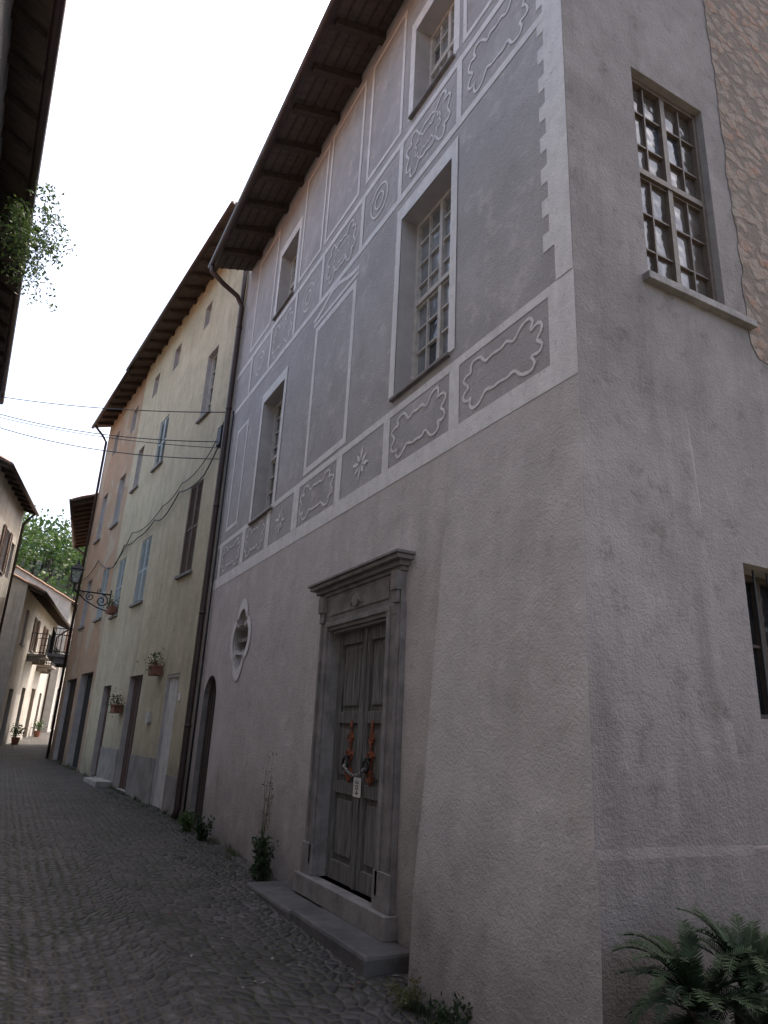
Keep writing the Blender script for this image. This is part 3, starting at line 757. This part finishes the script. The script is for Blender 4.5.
weed('weed_plant',3.02,11.3,.36,14,M_leafd,.03,.22)
weed('weed_plant',3.0,12.2,.3,12,M_leaf,.03,.2)
weed('weed_plant',2.8,4.2,.22,12,M_leafd,.022,.22)
weed('weed_plant',2.78,4.7,.18,10,M_dry,.018,.2)
def pot(u,z,w=.5):
    E=empty('flower_box'); mb=MB(); FrY.box(mb,u,u+w,z,z+.2,.03,.23,M_terra)
    FrY.box(mb,u-.01,u+w+.01,z+.17,z+.21,.02,.245,M_terra); mb.obj('box',E,bevel=.01); mb=MB()
    for i in range(300):
        p=Vector(FrY.P(u+random.uniform(-.05,w+.05),z+.2+random.gauss(.06,.12),.15+random.gauss(0,.09))); leafq(mb,p,random.uniform(.02,.05),random.choice([M_leaf,M_leafd,M_leafd,M_terra]) ,1.5)
    mb.obj('plants',E)
pot(q(15.95),2.55,.4); pot(q(18.95),1.75,.4); pot(q(21.5),4.56,.4)
mb2=MB(); FrY.box(mb2,q(18.9),q(20.3),-.3,.16,.0,.4,M_whi); mb2.obj('stone_step',bevel=.02)
for (u,) in ((2.6,),(9.2,)):
    E=empty('potted_plant'); c=Vector(Fr2.P(u,0,.35)); z=gz(c.y); mb=MB(); mb.tube([(c.x,c.y,z),(c.x,c.y,z+.3),(c.x,c.y,z+.31)],[.13,.18,.19],M_terra,12); mb.obj('pot',E); mb=MB()
    for i in range(200): leafq(mb,Vector((c.x,c.y,z+.6))+rv(.13),random.uniform(.04,.09),random.choice([M_leaf,M_leafd]),1.6)
    mb.tube([(c.x,c.y,z+.3),(c.x,c.y,z+.65)],.02,M_dkwood,5); mb.obj('leaves',E)
# ------------------------------------------------------------ hill with forest
mb=MB(); hx,hy=4,150
def hz(x,y): 
    r=math.hypot((x-hx)/80,(y-hy)/55); return max(-1,30*(1-r*r))+2*mnoise.noise(Vector((x*.05,y*.05,0)))+2
N=30; vs=[(hx-80+160*i/N,hy-55+110*j/N,hz(hx-80+160*i/N,hy-55+110*j/N)) for j in range(N+1) for i in range(N+1)]
mb.add(vs,[(j*(N+1)+i,j*(N+1)+i+1,(j+1)*(N+1)+i+1,(j+1)*(N+1)+i) for j in range(N) for i in range(N)],M_leafd)
mb.obj('hill')
mb=MB()
for t in range(170):
    x=hx+random.uniform(-35,35); y=random.uniform(105,140); z=hz(x,y)
    if z<3: continue
    r=random.uniform(2.2,4.2); mb.tube([(x,y,z-1),(x,y,z+r*1.2)],[.3,.12],M_dkwood,5)
    for k in range(150):
        v=rv().normalized()*r*random.uniform(.55,1.05); v.z*=.9; lump=1+.25*mnoise.noise(v*.8+Vector((t,0,0)))
        leafq(mb,Vector((x,y,z+r*1.5))+v*lump,random.uniform(.3,.7),M_leaff,1.2)
mb.obj('hillside_trees')

# ------------------------------------------------------------ light & camera
sd=Vector((.698,.317,1.38)).normalized()
w=bpy.data.worlds.new('World'); S.world=w; w.use_nodes=True; nt=w.node_tree
sky=nt.nodes.new('ShaderNodeTexSky'); sky.sky_type='NISHITA'; sky.sun_disc=False
sky.sun_elevation=math.asin(sd.z); sky.sun_rotation=math.atan2(sd.x,sd.y)
sky.air_density=1.0; sky.dust_density=6.0; sky.ozone_density=1.0
bg=nt.nodes['Background']; bg.inputs['Strength'].default_value=.58
nt.links.new(mix(nt,1.0,sky.outputs[0],(1.0,.955,.895),'MULTIPLY'),bg.inputs['Color'])
sl=bpy.data.lights.new('sun','SUN'); sl.energy=3.0; sl.angle=R(.5); sl.color=(1,.96,.9)
so=bpy.data.objects.new('sun',sl); S.collection.objects.link(so); so.rotation_euler=sd.to_track_quat('Z','Y').to_euler()
cam=bpy.data.cameras.new('camera'); co=bpy.data.objects.new('camera',cam); S.collection.objects.link(co)
cam.lens=36*689/1024; cam.sensor_width=36; cam.clip_end=1000; cam.clip_start=.05
r=Vector((.8809,-.4711,.0468)); up=-Vector((.1856,.2527,-.9496)); bk=-Vector((.4356,.8452,.3099))
mt=Matrix(((r.x,up.x,bk.x,0),(r.y,up.y,bk.y,0),(r.z,up.z,bk.z,1.5),(0,0,0,1)))
co.matrix_world=mt; S.camera=co
S.view_settings.view_transform='Standard'; S.view_settings.look='None'; S.view_settings.exposure=0
